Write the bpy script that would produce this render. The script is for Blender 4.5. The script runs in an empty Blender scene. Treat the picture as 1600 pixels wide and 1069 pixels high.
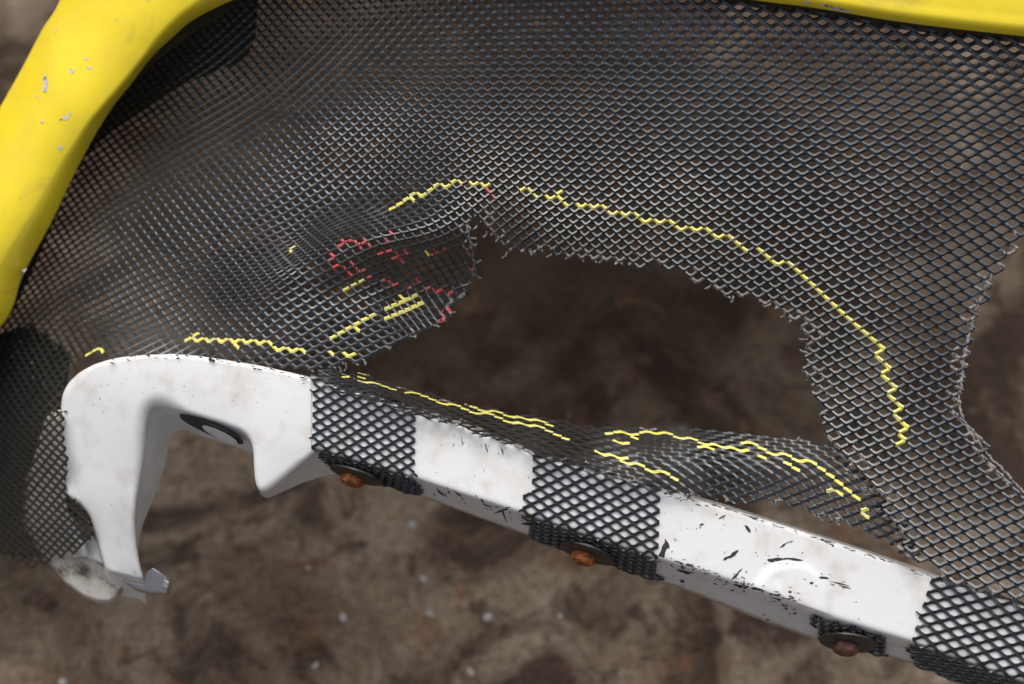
import bpy, bmesh, math, random
import numpy as np
from mathutils import Vector, Matrix
random.seed(7); RNG = np.random.default_rng(7)
S = bpy.context.scene
COL = S.collection

# ------------------------------------------------------------------ camera
PITCH = math.radians(60.0)            # looking 60 degrees below the horizon
FOC, DIST = 50.0, 0.80                # lens mm, metres to the grille
P0 = np.array([0.0, 0.0, 0.30])       # middle of the grille, above the concrete
DV = np.array([0.0, math.cos(PITCH), -math.sin(PITCH)])
UV = np.array([0.0, math.sin(PITCH), math.cos(PITCH)])
RV = np.array([1.0, 0.0, 0.0])
CAMP = P0 - DIST * DV
K = DIST * 36.0 / FOC / 1600.0        # metres per photo pixel at the grille
cam_d = bpy.data.cameras.new('camera'); cam = bpy.data.objects.new('camera', cam_d)
COL.objects.link(cam); S.camera = cam
cam.location = CAMP; cam.rotation_euler = (math.pi / 2 - PITCH, 0, 0)
cam_d.lens = FOC; cam_d.sensor_width = 36.0; cam_d.clip_start = 0.01; cam_d.clip_end = 200
cam_d.dof.use_dof = True; cam_d.dof.focus_distance = DIST - 0.002; cam_d.dof.aperture_fstop = 3.2

# ------------------------------------------------------------------ daylight
SUN_EL, SUN_AZ = math.radians(66), math.radians(-15)    # azimuth from +Y (away), negative = left
W = bpy.data.worlds.new('World'); S.world = W; W.use_nodes = True
nt = W.node_tree; nt.nodes.clear()
sky = nt.nodes.new('ShaderNodeTexSky'); sky.sky_type = 'NISHITA'; sky.sun_disc = False
sky.sun_elevation = SUN_EL; sky.sun_rotation = SUN_AZ
sky.air_density = 1.0; sky.dust_density = 8.0; sky.ozone_density = 0.3
bg = nt.nodes.new('ShaderNodeBackground'); bg.inputs['Strength'].default_value = 0.15
wo = nt.nodes.new('ShaderNodeOutputWorld')
hs = nt.nodes.new('ShaderNodeHueSaturation'); hs.inputs['Saturation'].default_value = 0.5    # thin overcast: a greyer sky
nt.links.new(sky.outputs[0], hs.inputs['Color']); nt.links.new(hs.outputs[0], bg.inputs[0]); nt.links.new(bg.outputs[0], wo.inputs[0])
sd = bpy.data.lights.new('sun', 'SUN'); sun = bpy.data.objects.new('sun', sd); COL.objects.link(sun)
sd.energy = 1.0; sd.angle = math.radians(80); sd.color = (1.0, 0.975, 0.94)
L = Vector((math.sin(SUN_AZ) * math.cos(SUN_EL), math.cos(SUN_AZ) * math.cos(SUN_EL), math.sin(SUN_EL)))
sun.rotation_euler = L.to_track_quat('Z', 'Y').to_euler()
S.view_settings.view_transform = 'Standard'; S.view_settings.look = 'None'
S.view_settings.exposure = 0.03; S.view_settings.gamma = 1.0
S.cycles.use_denoising = True
S.cycles.max_bounces = 8

# ------------------------------------------------------------------ helpers
def w3(x, y, h=0.0):
    """photo position + height (m) above the grille plane -> point in the place (arrays allowed)"""
    x = np.asarray(x, float); y = np.asarray(y, float); h = np.asarray(h, float)
    zc = DIST - h
    X = (x - 800.0) * K * zc / DIST; Y = -(y - 534.5) * K * zc / DIST
    return CAMP + X[..., None] * RV + Y[..., None] * UV + zc[..., None] * DV

def lerp_poly(pts, n):
    """resample a polyline of tuples to n points by arc length of its first two columns"""
    a = np.array(pts, float); d = np.r_[0, np.cumsum(np.hypot(np.diff(a[:, 0]), np.diff(a[:, 1])))]
    t = np.linspace(0, d[-1], n)
    return np.stack([np.interp(t, d, a[:, k]) for k in range(a.shape[1])], 1)

def smooth_poly(pts, it=2):
    a = np.array(pts, float)
    for _ in range(it):
        q = [a[0]]
        for k in range(len(a) - 1):
            q += [a[k] * .75 + a[k + 1] * .25, a[k] * .25 + a[k + 1] * .75]
        q.append(a[-1]); a = np.array(q)
    return a

def rbf(ctrl):
    """thin plate interpolation of (x, y, value)"""
    c = np.array(ctrl, float); xy = c[:, :2] / 400.0; n = len(c)
    def phi(r2): return 0.5 * r2 * np.log(np.maximum(r2, 1e-12))
    r2 = ((xy[:, None] - xy[None]) ** 2).sum(-1)
    A = np.zeros((n + 3, n + 3)); A[:n, :n] = phi(r2) + np.eye(n) * 2e-3
    A[:n, n] = 1; A[:n, n + 1:] = xy; A[n, :n] = 1; A[n + 1:, :n] = xy.T
    b = np.zeros(n + 3); b[:n] = c[:, 2]
    wgt = np.linalg.solve(A, b)
    def f(x, y):
        p = np.stack([np.asarray(x, float), np.asarray(y, float)], -1) / 400.0
        sh = p.shape[:-1]; p = p.reshape(-1, 2); out = np.empty(len(p))
        for s in range(0, len(p), 60000):
            q = p[s:s + 60000]
            r2 = ((q[:, None] - xy[None]) ** 2).sum(-1)
            out[s:s + 60000] = phi(r2) @ wgt[:n] + wgt[n] + q @ wgt[n + 1:]
        return out.reshape(sh)
    return f

def inside(poly, x, y):
    poly = np.array(poly, float); x = np.asarray(x, float); y = np.asarray(y, float)
    r = np.zeros(x.shape, bool); n = len(poly)
    for k in range(n):
        x0, y0 = poly[k]; x1, y1 = poly[(k + 1) % n]
        if y0 == y1: continue
        c = ((y0 > y) != (y1 > y)) & (x < (x1 - x0) * (y - y0) / (y1 - y0) + x0)
        r ^= c
    return r

def dist_poly(pts, x, y):
    a = np.array(pts, float); d = np.full(np.shape(x), 1e9)
    for k in range(len(a) - 1):
        v = a[k + 1] - a[k]; l2 = max((v ** 2).sum(), 1e-9)
        t = np.clip(((x - a[k, 0]) * v[0] + (y - a[k, 1]) * v[1]) / l2, 0, 1)
        d = np.minimum(d, np.hypot(x - a[k, 0] - t * v[0], y - a[k, 1] - t * v[1]))
    return d

def mesh_obj(name, verts, faces, mats, parent=None, midx=None, smooth=True):
    me = bpy.data.meshes.new(name)
    me.from_pydata([tuple(v) for v in verts], [], [tuple(int(i) for i in f) for f in faces])
    for m in (mats if isinstance(mats, (list, tuple)) else [mats]): me.materials.append(m)
    if midx is not None: me.polygons.foreach_set('material_index', np.asarray(midx, np.int32))
    if smooth: me.polygons.foreach_set('use_smooth', np.ones(len(me.polygons), bool))
    me.update()
    o = bpy.data.objects.new(name, me); COL.objects.link(o)
    if parent: o.parent = parent; o.matrix_parent_inverse = parent.matrix_world.inverted()
    return o

def thing(name, label, cat, loc, group=None):
    o = bpy.data.objects.new(name, None); COL.objects.link(o); o.location = loc
    o.empty_display_size = 0.05
    bpy.context.view_layer.update()
    o['label'] = label; o['category'] = cat
    if group: o['group'] = group
    return o

def bevel(o, w, seg=3, ang=35):
    b = o.modifiers.new('bevel', 'BEVEL'); b.width = w; b.segments = seg
    b.limit_method = 'ANGLE'; b.angle_limit = math.radians(ang); b.harden_normals = True
    b.use_clamp_overlap = True
    return b

# ------------------------------------------------------------------ materials
def mat(name, col, rough=0.5, metal=0.0, coat=0.0, spec=0.5):
    m = bpy.data.materials.new(name); m.use_nodes = True
    b = m.node_tree.nodes['Principled BSDF']
    b.inputs['Base Color'].default_value = (*col, 1); b.inputs['Roughness'].default_value = rough
    b.inputs['Metallic'].default_value = metal; b.inputs['Coat Weight'].default_value = coat
    b.inputs['Specular IOR Level'].default_value = spec
    return m, m.node_tree, b

def N(nt, t, **kw):
    n = nt.nodes.new(t)
    for k, v in kw.items():
        if k in n.inputs: n.inputs[k].default_value = v
        else: setattr(n, k, v)
    return n

def noise(nt, scale, detail=4, rough=.55, dist=0.0, coord='Object', loc=(0, 0, 0), stretch=(1, 1, 1)):
    tc = nt.nodes.new('ShaderNodeTexCoord'); mp = nt.nodes.new('ShaderNodeMapping')
    mp.inputs['Location'].default_value = loc; mp.inputs['Scale'].default_value = stretch
    n = N(nt, 'ShaderNodeTexNoise', Scale=scale, Detail=detail, Roughness=rough, Distortion=dist)
    nt.links.new(tc.outputs[coord], mp.inputs['Vector']); nt.links.new(mp.outputs[0], n.inputs['Vector'])
    return n.outputs['Fac']

def ramp(nt, fac, stops):
    r = nt.nodes.new('ShaderNodeValToRGB'); e = r.color_ramp.elements
    while len(e) < len(stops): e.new(0.5)
    for k, (p, c) in enumerate(stops):
        e[k].position = p; e[k].color = (*c, 1) if len(c) == 3 else c
    nt.links.new(fac, r.inputs['Fac']); return r.outputs['Color']

def mix(nt, fac, a, b, mode='MIX'):
    m = nt.nodes.new('ShaderNodeMix'); m.data_type = 'RGBA'; m.blend_type = mode
    for k, v in ((0, fac), (6, a), (7, b)):
        if hasattr(v, 'is_linked') or isinstance(v, bpy.types.NodeSocket): nt.links.new(v, m.inputs[k])
        else: m.inputs[k].default_value = v if k == 0 else (*v, 1)
    return m.outputs[2]

def bump(nt, b, fac, strength, dist=0.001):
    n = N(nt, 'ShaderNodeBump', Strength=strength, Distance=dist)
    nt.links.new(fac, n.inputs['Height']); nt.links.new(n.outputs[0], b.inputs['Normal'])

M_black, t, b = mat('black_coated_metal', (0.016, 0.0165, 0.018), 0.3)
b.inputs['IOR'].default_value = 1.72; b.inputs['Specular Tint'].default_value = (.86, .94, 1.0, 1)
f = noise(t, 260, 3)
t.links.new(ramp(t, f, [(.35, (.011, .0112, .012)), (.62, (.018, .0185, .02)), (.8, (.045, .043, .041))]), b.inputs['Base Color'])
t.links.new(ramp(t, noise(t, 90, 3), [(.3, (.25,) * 3), (.7, (.37,) * 3)]), b.inputs['Roughness'])
bump(t, b, noise(t, 900, 2), .15, .0003)
M_yel, t, b = mat('yellow_marker_paint', (0.80, 0.74, 0.16), 0.5)
t.links.new(ramp(t, noise(t, 300, 3), [(.35, (.55, .56, .28)), (.55, (.80, .74, .13)), (.8, (.85, .78, .2))]), b.inputs['Base Color'])
M_red, t, b = mat('red_marker_paint', (0.62, 0.06, 0.07), 0.5)
t.links.new(ramp(t, noise(t, 350, 3), [(.35, (.22, .13, .14)), (.6, (.66, .055, .075))]), b.inputs['Base Color'])
M_worn, t, b = mat('worn_bare_strand', (0.24, 0.22, 0.22), 0.6)
t.links.new(ramp(t, noise(t, 500, 3), [(.3, (.03, .03, .03)), (.48, (.17, .155, .15)), (.8, (.36, .33, .32))]), b.inputs['Base Color'])
MESH_MATS = [M_black, M_yel, M_red, M_worn]

M_white, t, b = mat('white_paint', (0.78, 0.79, 0.79), 0.42, 0, .15)
dirt = ramp(t, noise(t, 55, 6, .62), [(.50, (0, 0, 0)), (.72, (1, 1, 1))])
c = mix(t, dirt, (.71, .72, .72), (.58, .565, .53))
scr = ramp(t, noise(t, 210, 5, .7, 0.6, stretch=(.5, 1.4, 1.4)), [(.70, (0, 0, 0)), (.735, (1, 1, 1))])
c = mix(t, scr, c, (.12, .12, .13))
t.links.new(c, b.inputs['Base Color'])
bump(t, b, noise(t, 120, 3), .12, .0006)

M_yellow, t, b = mat('yellow_car_paint', (0.82, 0.60, 0.008), 0.32, 0, .5)
b.inputs['Coat Roughness'].default_value = 0.12
c = mix(t, ramp(t, noise(t, 30, 6, .65), [(.45, (0, 0, 0)), (.8, (1, 1, 1))]), (.90, .70, .014), (.78, .58, .035))
sm = ramp(t, noise(t, 14, 5, .6, 1.5, loc=(3, 1, 0)), [(.60, (0, 0, 0)), (.68, (.35,) * 3)])
c = mix(t, sm, c, (.42, .33, .08))
t.links.new(c, b.inputs['Base Color'])
M_flange, t, b = mat('dark_plastic', (0.022, 0.020, 0.012), 0.6)
t.links.new(ramp(t, noise(t, 60, 4), [(.3, (.034, .029, .013)), (.75, (.06, .05, .022))]), b.inputs['Base Color'])
M_rust, t, b = mat('rusty_steel', (0.3, 0.1, 0.03), 0.75)
t.links.new(ramp(t, noise(t, 330, 5, .65), [(.32, (.045, .018, .010)), (.48, (.20, .055, .014)), (.62, (.42, .13, .022)), (.8, (.40, .24, .12))]), b.inputs['Base Color'])
bump(t, b, noise(t, 600, 4), .6, .0008)
M_dullrust, t, b = mat('dull_red_rust', (0.12, 0.05, 0.04), 0.75)
t.links.new(ramp(t, noise(t, 330, 5, .65), [(.35, (.05, .022, .018)), (.6, (.16, .065, .05)), (.8, (.22, .11, .08))]), b.inputs['Base Color'])
bump(t, b, noise(t, 600, 4), .6, .0008)
M_washer, t, b = mat('dark_washer', (0.035, 0.035, 0.036), 0.45, .3)
t.links.new(ramp(t, noise(t, 240, 4), [(.35, (.022, .022, .023)), (.75, (.075, .07, .066))]), b.inputs['Base Color'])
M_silver, t, b = mat('zinc_clip', (0.5, 0.5, 0.52), 0.35, .85)
M_dirty, t, b = mat('dirty_white_plastic', (0.5, 0.48, 0.44), 0.5)
t.links.new(ramp(t, noise(t, 75, 5, .6), [(.32, (.10, .085, .07)), (.45, (.46, .42, .36)), (.62, (.60, .58, .54)), (.8, (.50, .33, .14))]), b.inputs['Base Color'])
M_scuff, t, b = mat('black_scuff', (0.02, 0.02, 0.024), 0.6)
M_chip, t, b = mat('chipped_primer', (0.62, 0.60, 0.56), 0.6)
t.links.new(ramp(t, noise(t, 400, 4), [(.36, (.16, .15, .15)), (.5, (.62, .60, .56))]), b.inputs['Base Color'])
M_stone, t, b = mat('pale_stone', (0.34, 0.33, 0.32), 0.9)

M_floor, t, b = mat('stained_concrete', (0.2, 0.17, 0.14), 0.9, spec=0.12)
base = ramp(t, noise(t, 9, 8, .62, .6), [(.30, (.100, .068, .046)), (.46, (.172, .130, .094)), (.60, (.228, .180, .136)), (.78, (.285, .236, .186))])
stain = ramp(t, noise(t, 6.5, 6, .6, 1.0, loc=(2.3, 4.1, 0)), [(.46, (0, 0, 0)), (.58, (.9,) * 3)])
c = mix(t, stain, base, (.042, .028, .020))
st2 = ramp(t, noise(t, 24, 5, .62, .8, loc=(5.3, 2.2, 0)), [(.53, (0, 0, 0)), (.63, (.75,) * 3)])
c = mix(t, st2, c, (.038, .026, .020))
red = ramp(t, noise(t, 38, 4, .6, .3, loc=(7, 1, 0)), [(.58, (0, 0, 0)), (.68, (.6,) * 3)])
c = mix(t, red, c, (.16, .075, .042))
pale = ramp(t, noise(t, 60, 3, .5, .2, loc=(1, 9, 0)), [(.66, (0, 0, 0)), (.74, (.5,) * 3)])
c = mix(t, pale, c, (.28, .22, .165))
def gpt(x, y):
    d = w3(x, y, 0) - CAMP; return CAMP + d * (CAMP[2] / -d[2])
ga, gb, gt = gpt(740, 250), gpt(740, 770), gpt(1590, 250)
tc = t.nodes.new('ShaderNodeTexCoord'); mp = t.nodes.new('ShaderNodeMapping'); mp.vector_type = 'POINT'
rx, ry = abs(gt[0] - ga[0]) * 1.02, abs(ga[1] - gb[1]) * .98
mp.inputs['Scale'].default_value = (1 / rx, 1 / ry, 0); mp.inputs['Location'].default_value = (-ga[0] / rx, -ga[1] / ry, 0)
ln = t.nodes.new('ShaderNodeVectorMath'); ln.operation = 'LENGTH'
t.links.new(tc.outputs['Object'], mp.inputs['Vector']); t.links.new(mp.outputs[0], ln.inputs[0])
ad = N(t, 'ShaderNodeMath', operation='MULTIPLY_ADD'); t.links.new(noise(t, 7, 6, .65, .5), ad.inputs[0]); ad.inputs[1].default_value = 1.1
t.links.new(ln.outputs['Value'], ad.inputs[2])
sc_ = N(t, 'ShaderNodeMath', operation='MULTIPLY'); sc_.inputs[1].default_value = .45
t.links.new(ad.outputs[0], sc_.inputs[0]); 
painted_shade = ramp(t, sc_.outputs[0], [(.0, (.96,) * 3), (.50, (.90,) * 3), (.80, (0, 0, 0))])  # extra shade under mesh and bumper, painted into the concrete colour
c = mix(t, painted_shade, c, (.015, .0092, .0055))
fleck = ramp(t, noise(t, 34, 5, .62, .7, loc=(4.2, 8.8, 0)), [(.58, (0, 0, 0)), (.72, (.55,) * 3)])
c = mix(t, fleck, c, (.12, .066, .036))
fine = ramp(t, noise(t, 140, 6, .7), [(.3, (.55,) * 3), (.7, (1.35,) * 3)])
c = mix(t, 1.0, c, fine, 'MULTIPLY')
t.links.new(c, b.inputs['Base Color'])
bump(t, b, noise(t, 120, 6, .7), .5, .004)

# ------------------------------------------------------------------ the setting
me_v = [(-8, -6, 0), (8, -6, 0), (8, 10, 0), (-8, 10, 0)]
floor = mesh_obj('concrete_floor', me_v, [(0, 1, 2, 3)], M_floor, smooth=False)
floor['kind'] = 'structure'

# ------------------------------------------------------------------ expanded metal
BND = np.array([(0, .2), (0, 0), (.2, 0), (.5, 0), (.8, 0), (1, 0), (1, .2), (1, .5), (1, .8), (1, 1), (.8, 1), (.5, 1),
                (.2, 1), (0, 1), (0, .8), (0, .5)])
def hole_loop(w, rl, rt):
    """rounded hole inside a unit cell; rl = radius at the left/right corners, rt = at the top/bottom ones"""
    c = 1 - 0.7071
    def corner(r): return [(w, w + r), (w + r * c, w + r * c), (w + r, w)]
    a = corner(rl); bt = corner(rt)
    out = list(a) + [(.5, w)]
    out += [(1 - y, x) for x, y in bt] + [(1 - w, .5)]
    out += [(1 - x, 1 - y) for x, y in a] + [(.5, 1 - w)]
    out += [(y, 1 - x) for x, y in bt] + [(w, .5)]
    return np.array(out)
SIDE = np.array([3, 0, 0, 0, 0, 1, 1, 1, 1, 2, 2, 2, 2, 3, 3, 3])      # 0: t=0  1: s=1  2: t=1  3: s=0

def lattice_nodes(U, V, X, Y):
    """positions of the whole-number crossings of the two strand families on a grid of (u, v)"""
    nodes = {}
    ny, nx = U.shape
    for r in range(ny - 1):
        u0, u1, u2, u3 = U[r, :-1], U[r, 1:], U[r + 1, :-1], U[r + 1, 1:]
        v0, v1, v2, v3 = V[r, :-1], V[r, 1:], V[r + 1, :-1], V[r + 1, 1:]
        um = np.minimum.reduce([u0, u1, u2, u3]); uM = np.maximum.reduce([u0, u1, u2, u3])
        vm = np.minimum.reduce([v0, v1, v2, v3]); vM = np.maximum.reduce([v0, v1, v2, v3])
        for c in np.nonzero((np.floor(uM) >= np.ceil(um)) & (np.floor(vM) >= np.ceil(vm)))[0]:
            for i in range(int(math.ceil(um[c])), int(math.floor(uM[c])) + 1):
                for j in range(int(math.ceil(vm[c])), int(math.floor(vM[c])) + 1):
                    a = b = .5
                    for _ in range(8):
                        fu = u0[c] * (1 - a) * (1 - b) + u1[c] * a * (1 - b) + u2[c] * (1 - a) * b + u3[c] * a * b - i
                        fv = v0[c] * (1 - a) * (1 - b) + v1[c] * a * (1 - b) + v2[c] * (1 - a) * b + v3[c] * a * b - j
                        ua = (u1[c] - u0[c]) * (1 - b) + (u3[c] - u2[c]) * b; ub = (u2[c] - u0[c]) * (1 - a) + (u3[c] - u1[c]) * a
                        va = (v1[c] - v0[c]) * (1 - b) + (v3[c] - v2[c]) * b; vb = (v2[c] - v0[c]) * (1 - a) + (v3[c] - v1[c]) * a
                        dt = ua * vb - ub * va
                        if abs(dt) < 1e-9: break
                        a -= (fu * vb - fv * ub) / dt; b -= (ua * fv - va * fu) / dt
                    if -1e-6 <= a <= 1 + 1e-6 and -1e-6 <= b <= 1 + 1e-6 and (i, j) not in nodes:
                        nodes[(i, j)] = (X[r, c] + a * (X[r, c + 1] - X[r, c]), Y[r, c] + b * (Y[r + 1, c] - Y[r, c]))
    return nodes

def field(samples, x0, x1, y0, y1, step, power=5.0):
    """(u, v) over an area of the sheet from measured strand steps: rows (x, y, px, py, qx, qy)"""
    s = np.array(samples, float)
    J = np.array([np.linalg.inv(np.array([[r[2], r[4]], [r[3], r[5]]])) for r in s])   # rows: grad u, grad v
    gx = np.arange(x0, x1 + step, step); gy = np.arange(y0, y1 + step, step)
    X, Y = np.meshgrid(gx, gy)
    def interp(xx, yy):
        d2 = (xx[..., None] - s[:, 0]) ** 2 + (yy[..., None] - s[:, 1]) ** 2 + 18.0 ** 2
        wgt = d2 ** (-power / 2); wgt /= wgt.sum(-1, keepdims=True)
        return np.einsum('yxk,kab->yxab', wgt, J)
    Jx = interp(.5 * (X[:, 1:] + X[:, :-1]), Y[:, 1:]); Jy = interp(X[1:], .5 * (Y[1:] + Y[:-1]))
    ny, nx = X.shape
    def dct(n):
        k = np.arange(n)[:, None]; m = np.cos(math.pi * k * (np.arange(n)[None] + .5) / n) * math.sqrt(2 / n)
        m[0] /= math.sqrt(2); return m
    Cy, Cx = dct(ny), dct(nx)
    lam = (2 - 2 * np.cos(math.pi * np.arange(ny) / ny))[:, None] + (2 - 2 * np.cos(math.pi * np.arange(nx) / nx))[None]
    lam[0, 0] = 1
    out = []
    for a in (0, 1):
        dx = np.zeros((ny, nx + 1)); dy = np.zeros((ny + 1, nx))
        gxm = interp(.5 * (X[:, 1:] + X[:, :-1]), .5 * (Y[:, 1:] + Y[:, :-1]))[..., a, 0] * step
        gym = Jy[..., a, 1] * step
        dx[:, 1:-1] = gxm; dy[1:-1] = gym
        rhs = -(dx[:, 1:] - dx[:, :-1] + dy[1:] - dy[:-1])
        h = Cy @ rhs @ Cx.T / lam; h[0, 0] = 0
        out.append(Cy.T @ h @ Cx)
    return out[0], out[1], X, Y

def sheet(name, nodes, keep, fmap, parent, thick, slant, w=.15, rl=.09, rt=.22, ridge=.35, paint=None, fray=.5, seed=1, twist=.0008, jag=0.0, lines=(), twf=None):
    """fmap(x, y) -> (points, normals, image-up tangent); keep(x, y) -> bool"""
    rng = np.random.default_rng(seed)
    cells = []
    for (i, j) in nodes:
        if (i + 1, j) in nodes and (i, j + 1) in nodes and (i + 1, j + 1) in nodes: cells.append((i, j))
    cells = np.array(cells, int)
    Q = np.array([[nodes[(i, j)], nodes[(i + 1, j)], nodes[(i, j + 1)], nodes[(i + 1, j + 1)]] for i, j in cells])
    cen = Q.mean(1)
    jt = rng.normal(0, jag, cen.shape); ok = keep(cen[:, 0] + jt[:, 0], cen[:, 1] + jt[:, 1])
    idx = {(int(i), int(j)): k for k, (i, j) in enumerate(cells)}
    present = {(int(i), int(j)) for (i, j), o in zip(cells, ok) if o}
    # sides kept per cell: whole cells all four, torn neighbours only the strand they share
    sides = np.zeros((len(cells), 16), bool); edge_cell = np.zeros(len(cells), bool)
    extra = []
    nb = [(0, -1, 0), (1, 0, 1), (0, 1, 2), (-1, 0, 3)]
    for k, (i, j) in enumerate(cells):
        i, j = int(i), int(j)
        if (i, j) in present:
            sides[k] = True
            if any((i + di, j + dj) not in present for di, dj, _ in nb): edge_cell[k] = True
        else:
            any_side = False
            for di, dj, s in nb:
                if (i + di, j + dj) in present: sides[k] |= SIDE == s; any_side = True
            if any_side:
                edge_cell[k] = True
                if cen[k, 0] > 1470: continue
                for s, qq in enumerate((((5, 6), (0, 15)), ((9, 10), (4, 3)), ((13, 14), (8, 7)), ((1, 2), (12, 11)))):
                    if not sides[k][SIDE == s].all(): continue
                    for q in qq:
                        if rng.random() < fray * .6: extra.append((k, q))
    for k, q in extra: sides[k, list(q)] = True
    use = sides.any(1)
    cells, Q, sides, edge_cell = cells[use], Q[use], sides[use], edge_cell[use]
    n = len(cells)
    def bil(st):
        s, t = st[:, 0], st[:, 1]
        return (Q[:, 0, None] * ((1 - s) * (1 - t))[None, :, None] + Q[:, 1, None] * (s * (1 - t))[None, :, None]
                + Q[:, 2, None] * ((1 - s) * t)[None, :, None] + Q[:, 3, None] * (s * t)[None, :, None])
    HL = hole_loop(w, rl, rt)
    HB = bil(HL) + rng.normal(0, .10, (n, 16, 2)); BB = bil(BND)
    key = (cells[:, None, 0] * 10 + np.round(BND[:, 0] * 10).astype(int)) * 100000 + cells[:, None, 1] * 10 + np.round(BND[:, 1] * 10).astype(int)
    uk, first, inv = np.unique(key.ravel(), return_index=True, return_inverse=True)
    bxy = BB.reshape(-1, 2)[first]; nbv = len(uk)
    hxy = HB.reshape(-1, 2)
    allxy = np.vstack([bxy, hxy])
    P, Nn, T = fmap(allxy[:, 0], allxy[:, 1])
    jit = rng.normal(0, 1, (nbv, 1)) * thick * .05
    Pb, Nb, Tb = P[:nbv], Nn[:nbv], T[:nbv]; Ph, Nh, Th = P[nbv:], Nn[nbv:], T[nbv:]
    bt = Pb + Nb * (thick * ridge + jit); bb = Pb - Nb * thick * 1.2 + Tb * slant
    # each strand is a twisted ribbon: its upper border stands proud, its lower border dips
    up = ((hxy.reshape(n, 16, 2) - cen[use][:, None]) * np.array([0, -1.0]))[..., 1]
    up = (up / np.maximum(np.abs(up).max(1, keepdims=True), 1e-6)).reshape(-1, 1)
    csz = np.clip((Q[..., 1].max(1) - Q[..., 1].min(1)) / 20.0, .25, 1.1); csz = np.repeat(csz, 16)[:, None]
    tw = twist if twf is None else np.repeat(twf(cen[use][:, 0]), 16)[:, None] * twist
    ht = Ph - Nh * tw * up * csz; hb = ht - Nh * thick * csz + Th * slant * csz
    V = np.vstack([bt, bb, ht, hb, ht, hb])
    kb = inv.reshape(n, 16); hid = np.arange(n * 16).reshape(n, 16)
    k2 = np.roll(np.arange(16), -1)
    B0, B1 = kb, kb[:, k2]; H0, H1 = hid, hid[:, k2]
    o1, o2 = nbv, 2 * nbv; o3 = o2 + n * 16; o4 = o3 + n * 16; o5 = o4 + n * 16
    ftop = np.stack([B0, B1, o2 + H1, o2 + H0], -1)
    fwall = np.stack([o4 + H0, o4 + H1, o5 + H1, o5 + H0], -1)
    fbot = np.stack([o3 + H0, o3 + H1, o1 + B1, o1 + B0], -1)
    # paint per strand
    mi = np.zeros((n, 16), int); painted = set()
    for ln in lines:
        for (i, j, dr) in strand_path(nodes, ln):
            if rng.random() < .94: painted.add((i, j, dr))
            if rng.random() < .05: painted.add((i, j, 1 - dr))
    if paint is not None:
        mids = [(0, (0, 1)), (1, (1, 3)), (2, (2, 3)), (3, (0, 2))]
        for s, (a, c) in mids:
            ii = cells[:, 0] + (1 if s == 1 else 0); jj = cells[:, 1] + (1 if s == 2 else 0)
            dr = 0 if s in (0, 2) else 1
            hsh = (np.sin(ii * 12.9898 + jj * 78.233 + dr * 37.7) * 43758.5453) % 1.0
            m = paint(.5 * (Q[:, a, 0] + Q[:, c, 0]), .5 * (Q[:, a, 1] + Q[:, c, 1]), hsh, edge_cell, dr)
            mi[:, SIDE == s] = m[:, None]
            if painted: mi[np.ix_(np.array([(int(a_), int(b_), dr) in painted for a_, b_ in zip(ii, jj)]), SIDE == s)] = 1
    mi[(mi == 2) & (rng.random(mi.shape) < .3)] = 0; mi[(mi == 3) & (rng.random(mi.shape) < .25)] = 0
    sel = sides
    faces = np.concatenate([ftop[sel], fwall[sel], fbot[sel]]); midx = np.concatenate([mi[sel]] * 3)
    used, invf = np.unique(faces.ravel(), return_inverse=True)
    faces = invf.reshape(-1, 4); V = V[used]
    me = bpy.data.meshes.new(name)
    me.vertices.add(len(V)); me.vertices.foreach_set('co', V.ravel())
    me.loops.add(faces.size); me.loops.foreach_set('vertex_index', faces.ravel().astype(np.int32))
    me.polygons.add(len(faces)); me.polygons.foreach_set('loop_start', np.arange(0, faces.size, 4, dtype=np.int32))
    for m in MESH_MATS: me.materials.append(m)
    me.polygons.foreach_set('material_index', midx.astype(np.int32))
    me.polygons.foreach_set('use_smooth', np.ones(len(faces), bool))
    me.update(calc_edges=True); me.validate()
    o = bpy.data.objects.new(name, me); COL.objects.link(o)
    o.parent = parent; o.matrix_parent_inverse = parent.matrix_world.inverted()
    return o

def strand_path(nodes, line):
    """the run of strands that follows a drawn line: lattice edges (i, j, family)"""
    import heapq
    k = list(nodes); xy = np.array([nodes[q] for q in k]); d = dist_poly(line, xy[:, 0], xy[:, 1])
    near = {q: dd for q, dd in zip(k, d) if dd < 30}
    if not near: return []
    ks = list(near); nx_y = np.array([nodes[q] for q in ks])
    a = ks[int(np.hypot(*(nx_y - np.array(line[0])).T).argmin())]; b = ks[int(np.hypot(*(nx_y - np.array(line[-1])).T).argmin())]
    best = {a: 0.0}; prev = {}; hq = [(0.0, a)]
    while hq:
        c, q = heapq.heappop(hq)
        if q == b: break
        if c > best[q]: continue
        for di, dj in ((1, 0), (-1, 0), (0, 1), (0, -1)):
            r = (q[0] + di, q[1] + dj)
            if r not in near: continue
            ln = math.hypot(nodes[q][0] - nodes[r][0], nodes[q][1] - nodes[r][1])
            nc = c + ln * (1 + (near[r] / 4.0) ** 2)
            if nc < best.get(r, 1e9): best[r] = nc; prev[r] = q; heapq.heappush(hq, (nc, r))
    out = []; q = b
    while q in prev:
        r = prev[q]
        out.append((min(q[0], r[0]), min(q[1], r[1]), 0 if q[1] == r[1] else 1)); q = r
    return out

def height_map(hf):
    def fm(x, y):
        P = w3(x, y, hf(x, y)); e = 1.5
        dx = w3(x + e, y, hf(x + e, y)) - P; dy = w3(x, y - e, hf(x, y - e)) - P
        Nn = np.cross(dx, dy); Nn /= np.linalg.norm(Nn, axis=1, keepdims=True)
        T = UV[None] - (Nn @ UV)[:, None] * Nn; T /= np.linalg.norm(T, axis=1, keepdims=True)
        return P, Nn, T
    return fm

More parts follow.
